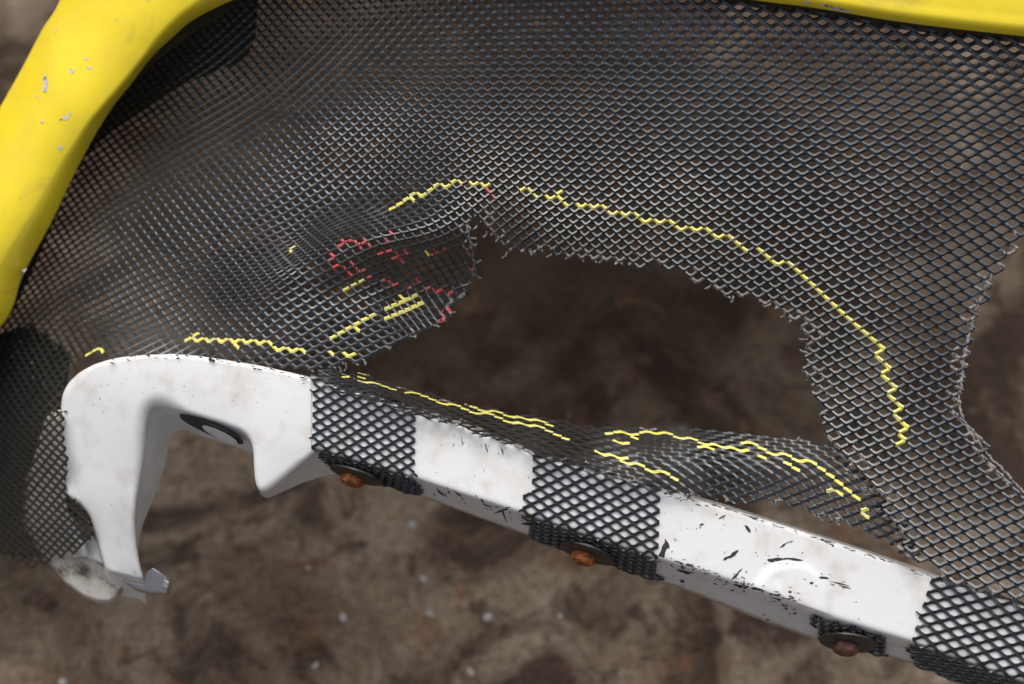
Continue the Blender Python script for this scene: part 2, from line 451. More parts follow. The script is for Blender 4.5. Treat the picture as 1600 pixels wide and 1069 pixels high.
# ------------------------------------------------------------------ white bar (profile first: the mesh tabs wrap it)
E1P = [(470, 584), (495, 592), (560, 612), (640, 637), (700, 655), (780, 685), (845, 713), (1035, 768), (1060, 772), (1127, 790), (1249, 829),
       (1354, 863), (1431, 890), (1482, 909), (1600, 948), (1720, 990)]
E2P = [(470, 693), (496, 701), (638, 743), (719, 770), (834, 807), (1029, 872), (1154, 911), (1296, 963), (1424, 1002), (1600, 1064), (1720, 1106)]
LOWP = [(470, 22), (650, 25), (844, 34), (1060, 36), (1161, 45), (1310, 46), (1338, 38), (1424, 34), (1720, 40)]
_e1 = np.array(E1P, float); _e2 = np.array(E2P, float); _lo = np.array(LOWP, float)
def E1(x): return np.interp(x, _e1[:, 0], _e1[:, 1])
def E2(x): return np.interp(x, _e2[:, 0], _e2[:, 1])
def EL(x): return np.interp(x, _lo[:, 0], _lo[:, 1])
def HB(x): return np.interp(x, [470, 1000, 1720], [-0.004, 0.004, 0.012])
RC = 5.0
def bar_profile(x, b, off=0.0):
    """b: 0..1 front face, 1..2 lower face, -1..0 top/back; returns point (rounded corners), x in photo units"""
    x = np.asarray(x, float); b = np.asarray(b, float)
    y1, y2, lo = E1(x), E2(x), EL(x); hb = HB(x)
    y = np.where(b <= 1, y1 + (y2 - y1) * np.clip(b, 0, 1), y2 + lo * np.clip(b - 1, 0, 1))
    h = hb + 0.004 * np.clip(b, 0, 1) - 0.040 * np.clip(b - 1, 0, 1)
    y = np.where(b < 0, y1 - 4 * np.clip(-b, 0, 1), y); h = np.where(b < 0, hb - 0.040 * np.clip(-b, 0, 1), h)
    # round the two long edges
    wy = y2 - y1
    d1 = np.abs((b - 1)) * np.where(b < 1, wy, 110.0); k1 = np.clip(1 - d1 / 9.0, 0, 1) ** 2 * 2.2
    d0 = np.abs(b) * np.where(b > 0, wy, 110.0); k0 = np.clip(1 - d0 / 9.0, 0, 1) ** 2 * 2.2
    y = y - k1 * .55 + k0 * .9; h = h - (k1 + k0) * K * .9
    # the pressed boss with its curved rim
    yb = y
    r = np.hypot((x - 1236) * 1.0, (yb - 944) * 0.95)
    boss = 0.0017 / (1 + np.exp((r - 60) / 2.2))
    dim = 0.0006 * np.exp(-((x - 1216) ** 2 + (yb - 905) ** 2) / 90.0)
    h = h + np.where((b > 0) & (b < 1), boss - dim, 0)
    h = h + off
    return w3(x, y, h)

def bar_point(x, b, off):
    b = np.clip(b, -.97, 1.97); P = bar_profile(x, b); ex = bar_profile(x + 2, b) - bar_profile(x - 2, b); eb = bar_profile(x, b + .012) - bar_profile(x, b - .012)
    Nn = np.cross(eb, ex); Nn /= np.linalg.norm(Nn, axis=-1, keepdims=True)
    return P + Nn * off, Nn, -eb / np.linalg.norm(eb, axis=-1, keepdims=True)

bar_root = thing('grille_bar', 'white painted bar with a hooked end and rusty bolts, scuffed with black marks', 'bar', tuple(w3(900, 800, -.02)))
xs = np.linspace(486, 1720, 300)
bs = np.concatenate([np.linspace(-1, -.12, 6), np.linspace(-.08, .08, 7), np.linspace(.1, .9, 34), np.linspace(.93, 1.08, 9), np.linspace(1.15, 2, 7)])
Xg, Bg = np.meshgrid(xs, bs)
Pg = bar_profile(Xg.ravel(), Bg.ravel())
nx_, nb_ = len(xs), len(bs)
F = [(r * nx_ + c, (r + 1) * nx_ + c, (r + 1) * nx_ + c + 1, r * nx_ + c + 1) for r in range(nb_ - 1) for c in range(nx_ - 1)]
F += [((nb_ - 1) * nx_ + c, c, c + 1, (nb_ - 1) * nx_ + c + 1) for c in range(nx_ - 1)]
F += [tuple(r * nx_ for r in range(nb_)), tuple(r * nx_ + nx_ - 1 for r in range(nb_))[::-1]]
bar = mesh_obj('bar', Pg, F, M_white, bar_root)

# hooked end: front outline (photo x, y, height), pushed back along a slanted depth
HOOK = [(95, 640, -.022), (97, 617, -.021), (106, 599, -.020), (125, 581, -.018), (150, 568, -.016), (182, 559, -.014), (225, 554.5, -.012), (270, 553, -.010),
        (310, 556, -.009), (350, 562, -.008), (400, 570, -.007), (450, 581, -.006), (500, 593, -.005), (512, 597, -.005), (512, 706, -.003), (497, 704, -.003),
        (462, 733, -.004), (424, 765, -.005), (413, 771, -.005), (404, 768, -.005), (399, 755, -.005), (397, 735, -.005), (396, 704, -.005), (391, 686, -.005),
        (380, 674, -.006), (348, 662, -.007), (292, 645, -.008), (258, 636, -.009), (240, 636, -.010), (232, 650, -.011), (228, 690, -.013), (222, 735, -.016),
        (213, 783, -.019), (211, 815, -.022), (213, 850, -.026), (219, 885, -.030), (226, 908, -.033), (196, 899, -.033), (166, 893, -.033), (158, 865, -.031),
        (149, 832, -.029), (140, 805, -.027), (124, 786, -.026), (103, 776, -.026), (99, 705, -.024)]
hk = np.array(HOOK)
hk = np.array(HOOK); HRAD = np.array([8.0] * len(hk)); HDX = np.full(len(hk), 20.0); HDY = np.full(len(hk), 36.0)
for k, (x, y, h_) in enumerate(HOOK):
    if 205 < x < 262 and y > 630: HRAD[k] = 26 if y < 700 else 16 if y < 760 else 9; HDX[k] = np.interp(y, [640, 700, 760, 820], [34, 30, 14, 4])
    if 410 < x < 470 and y > 725: HRAD[k] = 13
    if 95 <= x < 130 and y < 660: HRAD[k] = 13
    if x < 170 and y > 700: HDX[k] = 8
    if 385 < x < 480 and y > 725: HDY[k] = 9 if x < 440 else 20; HDX[k] = 5 if x < 440 else 14
def densify(a, n):
    d = np.r_[0, np.cumsum(np.hypot(*np.diff(np.vstack([a[:, :2], a[:1, :2]]), axis=0).T))]
    t_ = np.linspace(0, d[-1], n, endpoint=False); aa = np.vstack([a, a[:1]])
    return np.stack([np.interp(t_, d, aa[:, k]) for k in range(aa.shape[1])], 1)
HK = densify(np.c_[hk, HRAD, HDX, HDY], 260)
for _ in range(2): HK = (np.roll(HK, 1, 0) + 2 * HK + np.roll(HK, -1, 0)) / 4
nh = len(HK); tg = np.roll(HK[:, :2], -2, 0) - np.roll(HK[:, :2], 2, 0); tg /= np.linalg.norm(tg, axis=1, keepdims=True)
inw = np.stack([-tg[:, 1], tg[:, 0]], 1)                        # outline runs clockwise on the picture: inside is to its right
rows = []
for th in (90, 70, 50, 30, 14, 0):
    si = 1 - math.cos(math.radians(90 - th)) if False else 1 - math.sin(math.radians(90 - th)) ; de = 1 - math.sin(math.radians(th))
    rows.append(w3(HK[:, 0] + inw[:, 0] * HK[:, 3] * si, HK[:, 1] + inw[:, 1] * HK[:, 3] * si, HK[:, 2] - HK[:, 3] * K * de))
for f_ in (.15, .4, .7, .95, 1.0):
    rows.append(w3(HK[:, 0] + HK[:, 4] * f_, HK[:, 1] + HK[:, 5] * f_, HK[:, 2] - HK[:, 3] * K - .036 * f_))
Vh = np.vstack(rows); Fh = [tuple(range(nh))[::-1]]
for r in range(len(rows) - 1):
    Fh += [(r * nh + k, r * nh + (k + 1) % nh, (r + 1) * nh + (k + 1) % nh, (r + 1) * nh + k) for k in range(nh)]
Fh.append(tuple((len(rows) - 1) * nh + k for k in range(nh)))
hook = mesh_obj('hook', Vh, Fh, M_white, bar_root)
bm = bmesh.new(); bm.from_mesh(hook.data)
bmesh.ops.triangulate(bm, faces=[f_ for f_ in bm.faces if len(f_.verts) > 4])
bmesh.ops.recalc_face_normals(bm, faces=bm.faces); bm.to_mesh(hook.data); bm.free()
hook.data.set_sharp_from_angle(angle=math.radians(50))

# flank of the hook under the mesh on the far left
fl_e = lerp_poly([(97, 640, -.034), (101, 720, -.036), (112, 800, -.040), (140, 866, -.044)], 14)
fl_o = lerp_poly([(80, 648, -.060), (52, 745, -.082), (44, 820, -.092), (76, 872, -.092)], 14)
Vf = []; nf = 9
for k in range(14):
    for q in range(nf):
        tq = q / (nf - 1); a = fl_e[k] * (1 - tq) + fl_o[k] * tq
        Vf.append(w3(a[0], a[1], a[2] + .004 * math.sin(math.pi * tq)))
Ff = [(k * nf + q, (k + 1) * nf + q, (k + 1) * nf + q + 1, k * nf + q + 1) for k in range(13) for q in range(nf - 1)]
flank = mesh_obj('flank', np.array(Vf), Ff, M_white, bar_root)
sol = flank.modifiers.new('thickness', 'SOLIDIFY'); sol.thickness = .003; sol.offset = -1

def slab(name, outline, depth, m, parent, shift=(10, 14), bev=.0015):
    a = np.array(outline, float); n = len(a)
    f = w3(a[:, 0], a[:, 1], a[:, 2]); bk = w3(a[:, 0] + shift[0], a[:, 1] + shift[1], a[:, 2] - depth)
    V = np.vstack([f, bk]); Fc = [tuple(range(n))[::-1], tuple(range(n, 2 * n))]
    Fc += [(k, (k + 1) % n, n + (k + 1) % n, n + k) for k in range(n)]
    o = mesh_obj(name, V, Fc, m, parent)
    bm = bmesh.new(); bm.from_mesh(o.data); bmesh.ops.recalc_face_normals(bm, faces=bm.faces); bm.to_mesh(o.data); bm.free()
    if bev: bevel(o, bev, 2, 40)
    return o

slab('notch', [(100, 777, -.030), (124, 784, -.029), (139, 800, -.029), (146, 822, -.030), (128, 812, -.031), (106, 797, -.032)], .012, M_flange, bar_root, (3, 4), .001)
slab('end_flange', [(66, 866, -.075), (92, 858, -.068), (122, 862, -.060), (160, 884, -.052), (200, 903, -.050), (190, 916, -.054), (181, 932, -.058), (170, 939, -.060),
                    (150, 937, -.062), (128, 928, -.066), (101, 908, -.071)], .010, M_dirty, bar_root, (4, 6))
slab('end_tongue', [(142, 832, -.050), (152, 846, -.049), (161, 880, -.047), (140, 872, -.049), (118, 860, -.052)], .006, M_white, bar_root, (3, 4))
clip = slab('spring_clip', [(190, 905, -.043), (222, 913, -.042), (229, 893, -.041), (238, 886, -.040), (248, 893, -.040), (262, 902, -.040), (266, 913, -.041), (260, 928, -.043), (246, 926, -.044), (232, 926, -.044), (210, 920, -.045)],
            .006, M_silver, bar_root, (3, 4), .001)
slab('clip_tooth', [(256, 904, -.036), (265, 910, -.036), (261, 922, -.037), (252, 917, -.037)], .004, M_silver, clip, (1, 2), .0008)

# oval slot on the underside of the hook
def oval(name, cx, cy, ax, ay, rot, h0, hslope, m, parent, rim=None, n=28):
    V = []; Fc = []
    for k in range(n):
        t_ = 2 * math.pi * k / n
        u_, v_ = ax * math.cos(t_), ay * math.sin(t_)
        x = cx + u_ * math.cos(rot) - v_ * math.sin(rot); y = cy + u_ * math.sin(rot) + v_ * math.cos(rot)
        V.append((x, y))
    V = np.array(V)
    d = (V[:, 1] - cy) - (V[:, 0] - cx) * math.tan(rot)
    hh = h0 - hslope * d
    top = w3(V[:, 0], V[:, 1], hh); bot = w3(V[:, 0] - 1, V[:, 1] - 3, hh - .003)
    Fc = [tuple(range(n))[::-1]] + [(k, (k + 1) % n, n + (k + 1) % n, n + k) for k in range(n)] + [tuple(range(n, 2 * n))]
    return mesh_obj(name, np.vstack([top, bot]), Fc, m, parent, smooth=False)
slot = oval('slot_liner', 331, 672, 54, 8.2, math.radians(23), -.0185, .0011, M_scuff, bar_root)
oval('slot_gap', 344, 680.5, 30, 5.2, math.radians(25), -.0166, .0011, M_white, slot)

# bolts with their washers on the lower face
def disc_on(x, b, rx, hgt, m, name, parent, dome=0.0, six=False, off=0.0, n=28, jag=0.0):
    Pc, Nn, T = bar_point(np.array([x]), np.array([b]), off); Pc, Nn, T = Vector(Pc[0]), Vector(Nn[0]), Vector(T[0])
    Sx = Nn.cross(T).normalized(); T = Sx.cross(Nn).normalized()
    rings = [(1.0, 0), (1.0, .62), (.93, .9), (.72, 1.0 + dome * .45), (.4, 1.0 + dome * .85)]
    V = []; Fc = []
    for r, z in rings:
        for k in range(n):
            a = 2 * math.pi * k / n
            rr = r * rx * (1 + jag * random.uniform(-1, 1))
            if six and r > .7: rr *= .90 + .10 * abs(math.cos(3 * a))
            V.append(Pc + Sx * rr * math.cos(a) + T * rr * math.sin(a) + Nn * hgt * z)
    V.append(Pc + Nn * hgt * (1 + dome))
    for r in range(len(rings) - 1):
        Fc += [(r * n + k, r * n + (k + 1) % n, (r + 1) * n + (k + 1) % n, (r + 1) * n + k) for k in range(n)]
    c = len(V) - 1; Fc += [((len(rings) - 1) * n + k, (len(rings) - 1) * n + (k + 1) % n, c) for k in range(n)]
    Fc.append(tuple(range(n))[::-1])
    o = mesh_obj(name, V, Fc, m, parent)
    o.data.set_sharp_from_angle(angle=math.radians(38))
    return o
for x, b, m in ((557, 1.50, M_rust), (917, 1.52, M_rust), (1322, 1.52, M_dullrust)):
    head = disc_on(x, b, .0072, .0050, m, 'bolt', bar_root, .16, True, .0055, jag=.012)
    disc_on(x + 4, b - .05, .0160, .0016, M_washer, 'washer', head, .1, False, .0042)
    if m is M_dullrust: head['label'] = 'dull red-brown bolt'

# scuffs: thin splinters of black rubbed onto the paint
def splinters(name, marks, m, parent, fpt):
    V, Fc = [], []
    for (x, y, ln, wd, ang) in marks:
        k0 = len(V); npt = 5; top, bot = [], []
        for q in range(npt):
            tq = q / (npt - 1); u_ = (tq - .5) * ln; hw = wd * .5 * math.sin(math.pi * (.08 + .84 * tq)) * random.uniform(.5, 1.3)
            cx = x + u_ * math.cos(ang); cy = y + u_ * math.sin(ang) + random.uniform(-.4, .4)
            top.append((cx + math.sin(ang) * hw, cy - math.cos(ang) * hw)); bot.append((cx - math.sin(ang) * hw, cy + math.cos(ang) * hw))
        for (a_, c_) in zip(top, bot): V += [fpt(*a_), fpt(*c_)]
        for q in range(npt - 1): Fc.append((k0 + 2 * q, k0 + 2 * q + 1, k0 + 2 * q + 3, k0 + 2 * q + 2))
    if not V: return
    o = mesh_obj(name, V, Fc, m, parent, smooth=False); o['kind'] = 'stuff'
    return o
def on_bar(x, y):
    y1, y2 = float(E1(x)), float(E2(x))
    b = (y - y1) / (y2 - y1) if y <= y2 else 1 + (y - y2) / float(EL(x))
    P, Nn, T = bar_point(np.array([x]), np.array([max(-.02, min(b, 1.97))]), .00025)
    return P[0]
R = random.uniform
marks = []
for (x, y, ln, wd, a) in [(1036, 862, 34, 10, 1.9), (1042, 850, 16, 6, 1.2), (1168, 826, 14, 5, .9), (1128, 808, 12, 3, -.5), (1146, 866, 20, 7, -.7), (1135, 872, 12, 4, -.6),
                          (1152, 896, 22, 3, -.75), (1148, 902, 16, 2.5, -.75), (1215, 874, 32, 5, -.02), (1240, 874, 30, 3.5, .12), (1205, 876, 12, 5, 0), (1287, 903, 16, 5, .1),
                          (1312, 912, 34, 2, .25), (1320, 917, 20, 2, .3), (1268, 911, 6, 4, 0), (1234, 925, 6, 4, .2), (1224, 852, 14, 3, -.6), (1236, 932, 8, 3, .3), (1184, 921, 20, 4, .2),
                          (1154, 915, 16, 5, .2), (1068, 893, 22, 5, .3), (1078, 884, 14, 4, .2), (1063, 880, 10, 4, .5), (1066, 908, 8, 4, .2), (1242, 958, 5, 3, 0), (1200, 968, 5, 3, 0),
                          (826, 792, 20, 3, -.35), (786, 797, 24, 4, -.3), (788, 806, 22, 3, 1.2), (828, 818, 26, 4, -.05), (762, 790, 16, 2.5, .3), (686, 768, 12, 2.5, .9), (691, 771, 9, 2.5, .9),
                          (717, 773, 10, 3, .5), (754, 783, 8, 2, 1.), (640, 648, 8, 3, .3), (722, 690, 14, 2, 1.4), (760, 700, 16, 2, 1.3), (785, 705, 12, 2, 1.2), (1096, 820, 8, 3, -.3)]:
    marks.append((x, y, ln, wd, a))
    for _ in range(2): marks.append((x + R(-14, 14), y + R(-8, 8), R(2, 7), R(.8, 2), a + R(-.4, .4)))
for _ in range(150):                                          # worn upper edge and lower edge
    x = R(660, 1470)
    if 845 < x < 1035: continue
    marks.append((x, float(E1(x)) + abs(random.gauss(2, 3)), R(2, 12), R(.8, 2.4), R(0, .5)))
for _ in range(70):
    x = R(1045, 1250); marks.append((x, float(E2(x)) + random.gauss(0, 5), R(2, 10), R(.8, 2.6), R(-.2, .6)))
for _ in range(50):
    x = R(660, 1410)
    if 838 < x < 1015: continue
    marks.append((x, R(float(E1(x)) + 6, float(E2(x)) + 20), R(1, 4), R(.7, 1.5), R(-1, 1)))
splinters('scuffs', marks, M_scuff, bar_root, on_bar)
marks = []
top = hk[4:13]
for _ in range(46):
    x = R(170, 492); y = float(np.interp(x, top[:, 0], top[:, 1])) + abs(random.gauss(3.2, 2.2)); marks.append((x, y, R(2, 9), R(.8, 2.6), R(-.1, .45)))
marks += [(331, 563, 11, 6, .3), (405, 577, 9, 3, .3), (278, 560, 6, 3, .1)]
for _ in range(40): marks.append((R(110, 480), R(575, 650), R(1, 3), R(.6, 1.3), R(-1, 1)))
def on_hook(x, y):
    d = (hk[:, 0] - x) ** 2 + (hk[:, 1] - y) ** 2; wg = 1 / (d + 200) ** 1.5
    return w3(x, y, float((wg * hk[:, 2]).sum() / wg.sum()) + .0016)
splinters('chipped_edge', marks, M_scuff, bar_root, on_hook)

# ------------------------------------------------------------------ black mesh grille
grille = thing('mesh_grille', 'torn black diamond mesh stretched over the white bar, marked with yellow and red paint', 'grille', tuple(w3(900, 300, -.01)))
SAMP = [(490, 39, 8.7, -8.3, 8.6, 9.0), (565, 15, 9, -9, 8.4, 9), (425, 78, 9.2, -7.9, 7.9, 9.0), (725, 25, 9.6, -9.6, 9.6, 10.3), (835, 25, 10.7, -9.6, 11, 10.5),
        (802, 88, 10.1, -9.6, 10.1, 10.7), (1090, 70, 14.5, -10.3, 12.8, 12.0), (1385, 100, 16.2, -10.7, 13.7, 12.0), (1510, 240, 16.5, -10, 13, 12), (1190, 240, 14.8, -9.3, 12.5, 11.5),
        (890, 240, 11.4, -8.3, 10.6, 10.6), (590, 240, 10.1, -7.0, 8.7, 9.4), (390, 235, 10.7, -6.4, 7.7, 8.8), (315, 220, 11.2, -6.2, 7.5, 8.7), (270, 260, 10.7, -5.7, 6.2, 8.3),
        (185, 230, 10, -6.4, 6.0, 7.4), (228, 240, 10.4, -6.5, 5.8, 7.9), (120, 325, 8.4, -6.5, 4.2, 7.5), (225, 345, 11.1, -5.9, 6.3, 8.7), (155, 400, 10.5, -6.8, 5.4, 7.9),
        (105, 385, 9.2, -6.7, 4.5, 7.6), (330, 345, 12.1, -5.5, 7.2, 9.2), (155, 490, 11.8, -5.9, 5.3, 9.2), (95, 520, 9, -7.1, 4.5, 8.1), (45, 515, 8, -6.8, 3.9, 7.3), (35, 460, 8.4, -7.5, 3.5, 6.2),
        (265, 475, 12.5, -5.5, 7.1, 9.4), (345, 453, 13.5, -6.5, 4.8, 6.5), (295, 500, 13.5, -6.2, 5.4, 7.5), (205, 515, 12.6, -6.2, 5.3, 8.2), (403, 437, 12.4, -6.2, 3.4, 5.6),
        (420, 420, 12.2, -6.4, 3.4, 4.5), (432, 493, 12.1, -7.9, 9.3, 9.4), (500, 490, 12.4, -7.8, 10.1, 9.7), (378, 512, 11.7, -7.5, 8.3, 9.1), (440, 345, 12.3, -6.2, 8.0, 9.6),
        (465, 392, 11.5, -6.5, 3.4, 3.2), (490, 370, 12.0, -6.0, 3.2, 2.4), (515, 390, 11.8, -7.4, 8.8, 9.0), (500, 415, 12.4, -7, 11, 9.6), (600, 290, 10.7, -7.1, 9, 9.6),
        (620, 340, 14.6, -3.7, 7.3, 6.2), (640, 365, 14.6, -4.5, 6.8, 9.6), (575, 343, 14.8, -3.6, 5.6, 3.4), (535, 352, 13.4, -4.6, 4.6, 2.9), (700, 335, 11.8, -7, 6.8, 10.4), (620, 385, 13.3, -5.4, 8.0, 10.6), (680, 415, 12.7, -3.9, 7.3, 9.6),
        (720, 395, 11.8, -5.1, 5, 10), (712, 430, 12.4, -4.5, 4.5, 7.3), (590, 455, 10.7, -5.1, 8.4, 10.7), (650, 470, 10.1, -6.2, 6.8, 11.4), (695, 468, 8.4, -9, 6.8, 10.5),
        (515, 490, 11.8, -7.3, 10.1, 9), (570, 500, 11.2, -7, 11, 8.2), (578, 525, 11.8, -6.5, 10.7, 8.4), (625, 480, 9.2, -5, 10, 11), (652, 503, 7.9, -3.6, 6.2, 10),
        (805, 340, 10.1, -7.2, 10.3, 9.7), (757, 337, 10.1, -7.9, 10.5, 10.1), (1090, 390, 12.4, -7.8, 11.8, 10.2), (1350, 400, 15.4, -8.7, 12.4, 11.6), (1340, 555, 14.8, -8, 12.6, 11.9),
        (1280, 545, 12, -8.1, 10.9, 12.2), (1440, 590, 16, -8, 12.6, 12.5), (1490, 740, 16.7, -7.9, 12.5, 13.2), (1410, 740, 16.3, -8, 11.8, 12.8), (1355, 725, 16, -7.5, 11.5, 12.6),
        (1500, 850, 16.5, -7.7, 13.8, 14.3), (1600, 900, 17, -7.5, 14.5, 14.5), (40, 600, 7.5, -7.5, 4.2, 7.5), (70, 730, 5.1, -6.7, 10.5, 8.5), (20, 720, 5, -6.5, 8, 7), (60, 850, 5.5, -6.2, 8.5, 6.5), (85, 650, 6.4, -7.2, 7, 8),
        (540, 300, 10.7, -6.9, 8.7, 9.5), (480, 325, 11.4, -6.6, 8.3, 9.5), (570, 315, 11.0, -6.7, 9.0, 9.3), (660, 305, 10.6, -7.2, 9.0, 10.0), (620, 315, 10.9, -6.9, 8.9, 9.3), (440, 320, 11.6, -6.3, 8.0, 9.4),
        (410, 380, 12.3, -6.0, 7.0, 8.6), (430, 375, 12.2, -6.1, 7.2, 8.6), (480, 350, 11.8, -6.4, 7.6, 8.4), (540, 400, 11.9, -7.2, 9, 10), (560, 380, 12.6, -6, 8.2, 10), (470, 450, 12.4, -7.6, 10, 9.6)]
U, Vv, GX, GY = field(SAMP, -80, 1900, -80, 1010, 10)
nodes = lattice_nodes(U, Vv, GX, GY)

S1 = [(-60, 460), (0, 390), (50, 300), (100, 210), (160, 130), (240, 55), (320, 0), (360, -60), (1860, -60), (1860, 250), (1665, 330), (1600, 368), (1572, 398), (1549, 428), (1531, 468), (1516, 508),
      (1506, 550), (1499, 600), (1495, 636), (1509, 668), (1531, 700), (1562, 733), (1602, 775), (1665, 835), (1720, 884), (1720, 985), (1665, 962), (1600, 938), (1540, 922), (1480, 908), (1436, 876), (1416, 846),
      (1388, 800), (1347, 742), (1318, 715), (1305, 690), (1290, 640), (1275, 600), (1262, 565), (1266, 525), (1250, 503), (1200, 473), (1160, 467), (1110, 443), (1060, 418), (985, 412), (935, 403),
      (880, 398), (845, 388), (826, 392), (808, 390), (795, 391), (780, 373), (757, 350), (736, 338), (727, 352), (730, 368), (734, 395), (741, 432), (722, 450), (717, 468), (702, 488), (674, 511), (640, 526),
      (600, 543), (562, 562), (500, 572), (440, 572), (300, 562), (200, 558), (150, 558), (130, 557), (106, 578), (97, 602), (97, 640), (102, 772), (122, 796), (142, 832), (122, 858),
      (92, 868), (58, 880), (16, 872), (-60, 830)]
H1 = rbf([(-60, 460, -.135), (100, 300, -.088), (40, 430, -.102), (0, 520, -.115), (185, 200, -.082), (270, 120, -.075), (370, 100, -.068), (400, 0, -.066), (600, 0, -.045), (900, 0, -.030), (1175, 10, -.024),
          (1400, 50, -.020), (1600, 80, -.020), (1660, 300, -.010), (1550, 400, -.004), (300, 300, -.050), (500, 200, -.030), (700, 200, -.012), (900, 250, -.002), (1100, 250, .002),
          (1300, 300, .003), (1450, 250, 0), (200, 450, -.062), (100, 520, -.086), (300, 535, -.042), (450, 540, -.022), (380, 450, -.030), (440, 420, -.022), (0, 700, -.100), (60, 740, -.050), (94, 650, -.022),
          (100, 745, -.022), (60, 820, -.060), (100, 800, -.034), (20, 800, -.088), (0, 600, -.112), (50, 600, -.082), (30, 860, -.090), (115, 838, -.036), (80, 862, -.062), (118, 562, -.062), (760, 350, -.008), (850, 385, -.002), (1000, 410, .001), (1200, 470, .002), (1270, 560, .001),
          (1300, 680, .003), (1400, 500, .005), (1500, 600, .002), (1400, 750, .010), (1500, 800, .013), (1600, 850, .017), (1440, 880, .016), (1600, 935, .024), (1520, 510, -.003),
          (540, 335, -.025), (455, 400, -.028), (520, 398, -.017), (600, 318, -.021), (650, 300, -.015), (640, 362, -.007), (580, 372, -.009), (710, 358, -.006), (600, 432, -.022), (700, 448, -.035), (738, 385, -.012),
          (742, 430, -.031), (680, 402, -.014), (640, 448, -.030), (600, 490, -.020), (655, 508, -.017), (708, 478, -.028), (560, 535, -.018), (520, 460, -.025), (460, 445, -.025)])

Y_LINES = [[(612, 325), (640, 312), (655, 303), (690, 293), (715, 287), (735, 287), (768, 293)],
           [(818, 297), (840, 304), (865, 308), (880, 315), (915, 322), (960, 332), (1000, 339), (1040, 350), (1090, 359), (1120, 371), (1165, 385), (1190, 395), (1215, 410), (1250, 430),
            (1275, 450), (1300, 477), (1340, 517), (1372, 549), (1380, 575), (1391, 602), (1398, 622), (1401, 640), (1404, 668), (1415, 690), (1406, 695)],
           [(133, 553), (165, 549)], [(290, 532), (330, 530), (372, 535), (420, 538), (450, 545), (480, 550)], [(505, 549), (560, 556)],
           [(520, 530), (528, 519), (545, 508), (570, 497), (592, 490)], [(540, 462), (560, 447), (567, 437)], [(602, 506), (622, 492), (640, 478), (662, 464)], [(603, 492), (630, 478), (650, 466)],
           [(625, 455), (632, 470)], [(662, 392), (668, 396)], [(452, 395), (462, 388)], [(243, 548), (250, 545)], [(424, 526), (430, 528)]]
R_LINES = [[(514, 404), (530, 398), (536, 375)], [(516, 405), (540, 422), (566, 428), (607, 440), (632, 447), (668, 452), (702, 460)], [(548, 380), (580, 380), (598, 368), (615, 368)],
           [(560, 388), (600, 396), (640, 396), (690, 388)], [(706, 480), (690, 500)], [(742, 378), (746, 410)], [(600, 404), (640, 404)], [(764, 305), (768, 312)], [(738, 352), (744, 356)]]
G_LINES = [[(735, 352), (760, 372), (790, 392), (830, 392), (855, 390)], [(760, 330), (775, 350), (780, 368)], [(900, 398), (935, 403), (975, 411)], [(1120, 448), (1160, 468)], [(1215, 478), (1250, 500), (1268, 522), (1280, 530)],
           [(1500, 545), (1496, 600), (1494, 640), (1500, 655)], [(1284, 590), (1292, 600), (1300, 620)], [(1320, 727), (1350, 720)], [(730, 352), (742, 395), (748, 430)], [(1275, 560), (1282, 600)],
           [(1510, 668), (1560, 732)]]
def paint_main(x, y, hsh, edge, dr):
    m = np.zeros(len(x), int)
    dg = np.min([dist_poly(l, x, y) for l in G_LINES], 0)
    m[(dg < 9) & (hsh < .85)] = 3
    m[edge & (hsh < .30) & (x > 640) & (y > 300)] = 3
    dr_ = np.min([dist_poly(l, x, y) for l in R_LINES], 0)
    m[(dr_ < 4.6) & (hsh < .40)] = 2
    m[(dr_ < 14) & (hsh > .93)] = 2
    return m
sheet('mesh_panel', nodes, lambda x, y: inside(S1, x, y), height_map(H1), grille, .00055, .00135, w=.095, rl=.09, rt=.20, ridge=.0, twist=.0012, paint=paint_main, fray=.5, seed=3, jag=2.6, lines=Y_LINES, twf=lambda x: np.interp(x, [120, 420, 820], [.12, .40, 1.0]))

# torn strip bent over along the top of the bar
SAMP2 = [(1030, 710, 14.4, -4.9, 12.9, 9.3), (1000, 685, 13.7, -3.9, 12.4, 7.6), (1080, 674, 13.5, -2.8, 12, 6), (1190, 725, 13.8, -5.6, 13.7, 9.3), (1290, 735, 12.8, -6.6, 13.4, 9.4), (1240, 692, 13.5, -4, 12.5, 6),
         (1320, 755, 12, -5.5, 13.5, 12.2), (800, 662, 13.4, -1.6, 13, 8.2), (800, 645, 13, -.2, 13, 6.2), (570, 597, 12.3, 0.2, 12, 5.8), (650, 625, 12.6, -.3, 12.3, 6.8), (650, 612, 12.8, .4, 12, 5.8), (720, 655, 12.8, -2.4, 12.6, 9),
         (900, 672, 13.6, -1.6, 12.8, 5.2), (900, 700, 13.8, -4.2, 12.8, 9.4), (1100, 745, 14, -5.4, 13.2, 9.6), (1400, 850, 15, -7, 13.5, 12.5), (960, 715, 14, -4.6, 12.9, 9.6), (1060, 730, 14.3, -5, 13, 9.6), (1150, 755, 14, -6, 13.5, 10), (760, 670, 13.2, -2.2, 12.9, 9.2), (680, 642, 12.7, -1.4, 12.4, 8.2), (850, 690, 13.6, -3.4, 12.9, 9.4)]
U2, V2, GX2, GY2 = field(SAMP2, 470, 1440, 550, 900, 8)
nodes2 = lattice_nodes(U2, V2, GX2, GY2)
S2 = [(508, 576), (530, 577), (560, 586), (640, 608), (700, 626), (800, 649), (900, 665), (950, 671), (1000, 671), (1060, 669), (1150, 679), (1240, 688), (1290, 700), (1325, 716), (1350, 745), (1390, 800), (1418, 848), (1440, 882),
      (1400, 852), (1330, 818), (1270, 798), (1200, 785), (1130, 775), (1080, 770), (1030, 768), (960, 746), (900, 726), (845, 712), (790, 688), (720, 664), (640, 642), (560, 618), (500, 598)]
